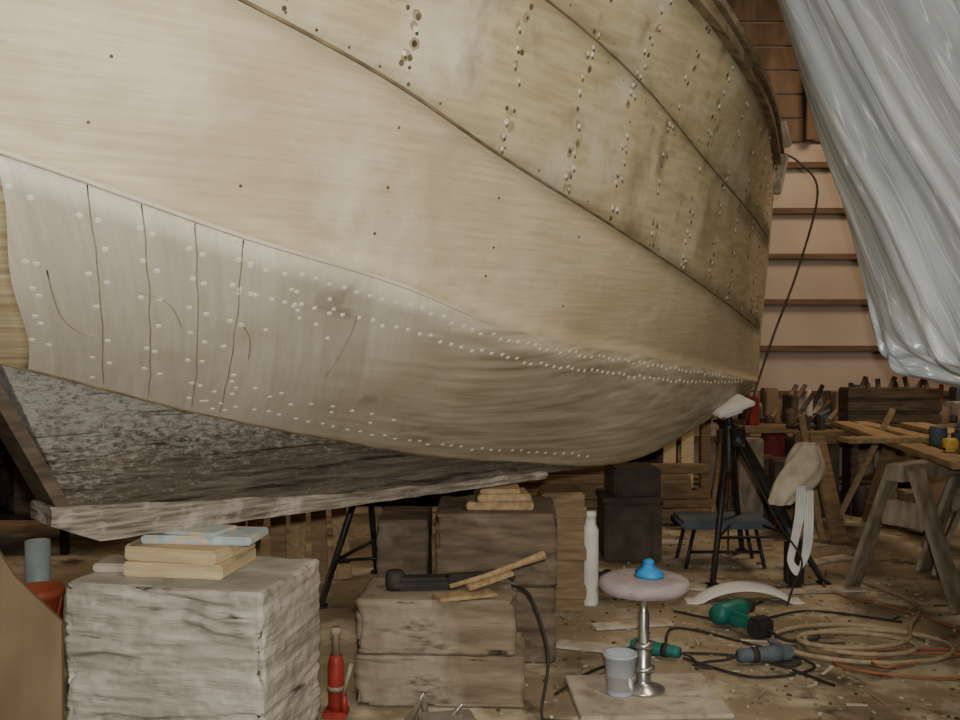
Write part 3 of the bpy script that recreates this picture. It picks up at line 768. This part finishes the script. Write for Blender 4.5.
# ------------------------------------------------------------------ back wall workbench and clutter
def bench(loc, w, d, h, name='workbench', m='pine2'):
    e=empty(name,loc); bm=bmesh.new()
    addbox(bm,(w,d,.06),(0,0,h-.03),bev=.008); addbox(bm,(w-.1,d-.1,.03),(0,0,.22),bev=.005)
    for x in (-w/2+.06,0,w/2-.06):
        for y in (-d/2+.06,d/2-.06): addbox(bm,(.08,.08,h-.06),(x,y,(h-.06)/2),bev=.005)
    fin('frame',bm,M[m],e); return e
bench((3.9,8.6,0),3.6,.8,.68); bench((.2,8.6,0),3.4,.8,.80); bench((-3.7,8.6,0),3.6,.8,.82)
cm=[M['card'],M['rubber'],M['steelblue'],M['grey_wood'],M['pine_y'],M['red'],M['base_ply'],M['pine2'],M['dark_wood'],M['grey_pipe']]
def clutter(name, x0,x1,y0,y1,z,n,hmax,seed,wt=(0,0,1,1,2,3,3,7,8,8,8,8,5,6,9),hmin=.06):
    rnd=random.Random(seed); bm=bmesh.new(); x=x0
    while x<x1:
        w=rnd.uniform(.06,.20); hh=rnd.uniform(hmin,hmax); mi=rnd.choice(wt); y=rnd.uniform(y0,y1)
        t=rnd.random()
        if t<.40:
            addbox(bm,(w,rnd.uniform(.1,.28),hh),(x+w/2,y,z+hh/2),(0,0,rnd.uniform(-.2,.2)),.008,mi); addbox(bm,(w*1.03,.12,hh*.15),(x+w/2,y,z+hh*.925+.004),(0,0,0),.004,mi)
        elif t<.7:
            r=w*.35; addlathe(bm,[(0,z),(r,z),(r*1.04,z+.01),(r,z+hh*.85),(r*.6,z+hh*.92),(r*.5,z+hh),(0,z+hh)],(x+w/2,y,0),seg=16,mi=mi)
        else:
            addtube(bm,[(x,y,z+.03),(x+w*.5,y,z+hh*.6),(x+w,y+.05,z+hh)],.02,8,mi); addbox(bm,(w*.6,.1,.06),(x+w*.5,y,z+.03),(0,0,.2),.01,mi)
        x+=w*rnd.uniform(.5,.95)
    fin(name,bm,cm)
clutter('bench_tools',2.2,5.6,8.35,8.6,.68,0,.26,1)
clutter('bench_tools',2.2,5.6,8.65,8.85,.68,0,.32,9,hmin=.12)
clutter('bench_tools',-1.4,1.8,8.35,8.7,.80,0,.5,2)
clutter('bench_tools',-5.4,-2.0,8.35,8.7,.82,0,.5,3)
clutter('stored_boxes',2.2,5.6,8.4,8.7,.235,0,.38,4,hmin=.2)
clutter('stored_boxes',-1.4,1.8,8.4,8.7,.235,0,.42,5,hmin=.2)
clutter('stored_boxes',-5.4,-2.0,8.4,8.7,.235,0,.42,6)
clutter('scrap_pile',1.75,2.3,7.5,8.0,0,0,.70,21,(1,8,8,3,0,7),.35)
clutter('scrap_pile',2.9,4.6,7.8,8.0,0,0,.50,22,(1,8,3,8,0,7),.2)
e=empty('tool_crate',(3.25,8.05,0)); bm=bmesh.new()
addbox(bm,(.72,.24,.28),(0,0,.86),bev=.01)
for z in (.76,.86,.96): addbox(bm,(.74,.02,.07),(0,-.125,z),bev=.004)
for x in (-.3,.3): addbox(bm,(.06,.2,.72),(x,0,.36),bev=.005)
for k in range(9):
    addtube(bm,[(-.3+k*.075,.02*math.sin(k*3),.98),(-.3+k*.075+.05*math.sin(k*2),.0,1.04+.05*abs(math.sin(k*5)))],.02)
fin('box',bm,M['dark_wood'],e)
e=empty('bench_vise',(2.62,7.98,0)); bm=bmesh.new()
addbox(bm,(.34,.3,.6),(0,0,.3),bev=.01); addbox(bm,(.2,.12,.06),(0,0,.63),bev=.01); addbox(bm,(.06,.12,.14),(-.06,0,.72),bev=.015); addbox(bm,(.06,.12,.14),(.06,0,.72),bev=.015); addtube(bm,[(-.2,0,.70),(.16,0,.70)],.018)
fin('body',bm,M['chest'],e)
bm=bmesh.new()
addbox(bm,(.36,.4,.38),(0,0,.19),bev=.015); addbox(bm,(.38,.42,.03),(0,0,.395),bev=.006); addbox(bm,(.30,.30,.18),(.02,0,.50),(0,0,.1),.015)
for x in (-.13,.13): addbox(bm,(.03,.42,.34),(x,0,.19),bev=.005)
for z in (.12,.26): addbox(bm,(.10,.02,.02),(0,-.205,z),bev=.004)
fin('tool_chest',bm,M['chest'],loc=(.96,6.5,0))
bm=bmesh.new()
for k in range(7): addbox(bm,(1.5,.14,.06),(random.uniform(-.1,.1),random.uniform(-.05,.05),.03+.064*k),(0,0,random.uniform(-.04,.04)),.005)
fin('lumber_pile',bm,M['pine2'],loc=(.9,7.6,0))
bm=bmesh.new()
for k in range(6):
    x=k*.115; l=random.uniform(.75,.95)
    addbox(bm,(.09,.02,l),(x,.02*k,l/2*.97),(R(-14),R(random.uniform(-14,6)),0),.004,k%2)
fin('leaning_boards',bm,[M['pine2'],M['pine_y']],loc=(-1.42,5.9,0))
bm=bmesh.new()
for k in range(2):
    addbox(bm,(.10,.03,.92),(k*.14,.0,.455),(R(-12),R(random.uniform(-4,4)),0),.004)
fin('leaning_boards',bm,M['pine'],loc=(1.50,8.0,0))
e=empty('storage_rack',(-3.6,6.8,0)); bm=bmesh.new()
for x in (-.9,0,.9):
    for y in (-.25,.25): addbox(bm,(.05,.05,1.7),(x,y,.85),bev=.005)
for z in (.25,.7,1.15,1.6): addbox(bm,(1.9,.6,.035),(0,0,z),bev=.005)
fin('frame',bm,M['black'],e)
clutter('rack_contents',-4.45,-2.75,6.6,6.95,.72,0,.36,11); clutter('rack_contents',-4.45,-2.75,6.6,6.95,1.17,0,.36,12); clutter('rack_contents',-4.45,-2.75,6.6,6.95,.27,0,.36,13)
bm=bmesh.new()
vs=[(-.42,0),(.28,0),(.265,.40),(.09,.56),(.02,.66),(-.42,.80)]; nn=len(vs)
a=[bm.verts.new((x,0,z)) for x,z in vs]; b=[bm.verts.new((x,.02,z)) for x,z in vs]
bm.faces.new(a); bm.faces.new(b[::-1])
for k in range(nn): bm.faces.new((a[k],b[k],b[(k+1)%nn],a[(k+1)%nn]))
addbox(bm,(.05,.04,.5),(-.2,.04,.25)); addbox(bm,(.05,.04,.4),(.1,.04,.2))
bmesh.ops.recalc_face_normals(bm, faces=bm.faces[:])
fin('plywood_panel',bm,M['tan'],loc=(-1.79,3.62,0),rot=(R(-6),0,0))
bm=bmesh.new(); addlathe(bm,[(0,0),(.09,0),(.095,.01),(.11,.32),(.116,.32),(.116,.35),(.108,.35),(.09,.03),(0,.03)],seg=30)
addtube(bm,spline([(-.11,0,.32),(-.1,-.08,.22),(0,-.13,.2),(.1,-.08,.22),(.11,0,.32)]),.004)
fin('bucket',bm,M['orange'],loc=(-1.85,4.2,.0)).scale=(.95,.95,1.1)
bm=bmesh.new(); addlathe(bm,[(0,0),(.055,0),(.055,.5),(.047,.5),(.047,.02),(0,.02)],seg=24); addlathe(bm,[(0,0),(.062,0),(.062,.05),(0,.05)],(0,0,.2),seg=24)
fin('pvc_pipe',bm,M['grey_pipe'],loc=(-2.02,4.6,0))
bm=bmesh.new(); addbox(bm,(.5,.3,.3),(0,0,.15),bev=.01); addbox(bm,(.54,.32,.04),(0,0,.31),bev=.006); addbox(bm,(.3,.25,.2),(.05,0,.43),bev=.01)
fin('cardboard_box',bm,M['card'],loc=(-1.55,5.0,0))

# ------------------------------------------------------------------ lights
def light(kind,name,loc,energy,color,size=.3,target=None,**k):
    d=bpy.data.lights.new(name,kind); d.energy=energy; d.color=color
    if kind=='AREA': d.shape='RECTANGLE'; d.size=size; d.size_y=k.get('sy',size)
    else: d.shadow_soft_size=size
    if kind=='SPOT': d.spot_size=k.get('cone',R(90)); d.spot_blend=.6
    o=bpy.data.objects.new(name,d); o.location=loc
    if target: o.rotation_euler=(Vector(target)-Vector(loc)).to_track_quat('-Z','Y').to_euler()
    scene.collection.objects.link(o); return o
light('SPOT','camera_flash',(.03,-.02,1.58),440,(1,.97,.90),.03,(-.25,4,1.70),cone=R(84))
light('AREA','fill_lamp_right',(3.6,7.0,4.3),75,(1,.76,.54),1.2,(3.2,7.9,0))  # added fill, brightens the far wall beyond the flash
light('AREA','fill_lamp_left',(-3.5,6.5,4.3),50,(1,.75,.5),1.2,(-3.3,6.6,0))  # added fill for the back left, source unseen
light('AREA','fill_lamp_front',(2.1,1.2,4.3),85,(1,.86,.68),1.0,(1.6,3.6,0))  # added ambient fill from above the foreground
for n,(x,y) in enumerate(((3.6,7.0),(-3.5,6.5),(2.1,1.2))):
    bm=bmesh.new(); addbox(bm,(1.25,.3,.08),(0,0,0),bev=.02); addtube(bm,[(-.5,0,.03),(-.5,0,.3)],.01); addtube(bm,[(.5,0,.03),(.5,0,.3)],.01)
    fin('fill_lamp_housing',bm,M['white'],loc=(x,y,4.40))  # unseen housings added to go with the fill lamps
w=bpy.data.worlds.new('world'); scene.world=w; w.use_nodes=True
w.node_tree.nodes['Background'].inputs['Color'].default_value=(.9,.7,.5,1); w.node_tree.nodes['Background'].inputs['Strength'].default_value=.05

cam=bpy.data.cameras.new('camera'); cam.lens=38.0; cam.sensor_width=36
co=bpy.data.objects.new('camera',cam); co.location=(0,0,1.46); co.rotation_euler=(R(90-1.7),0,0)
scene.collection.objects.link(co); scene.camera=co
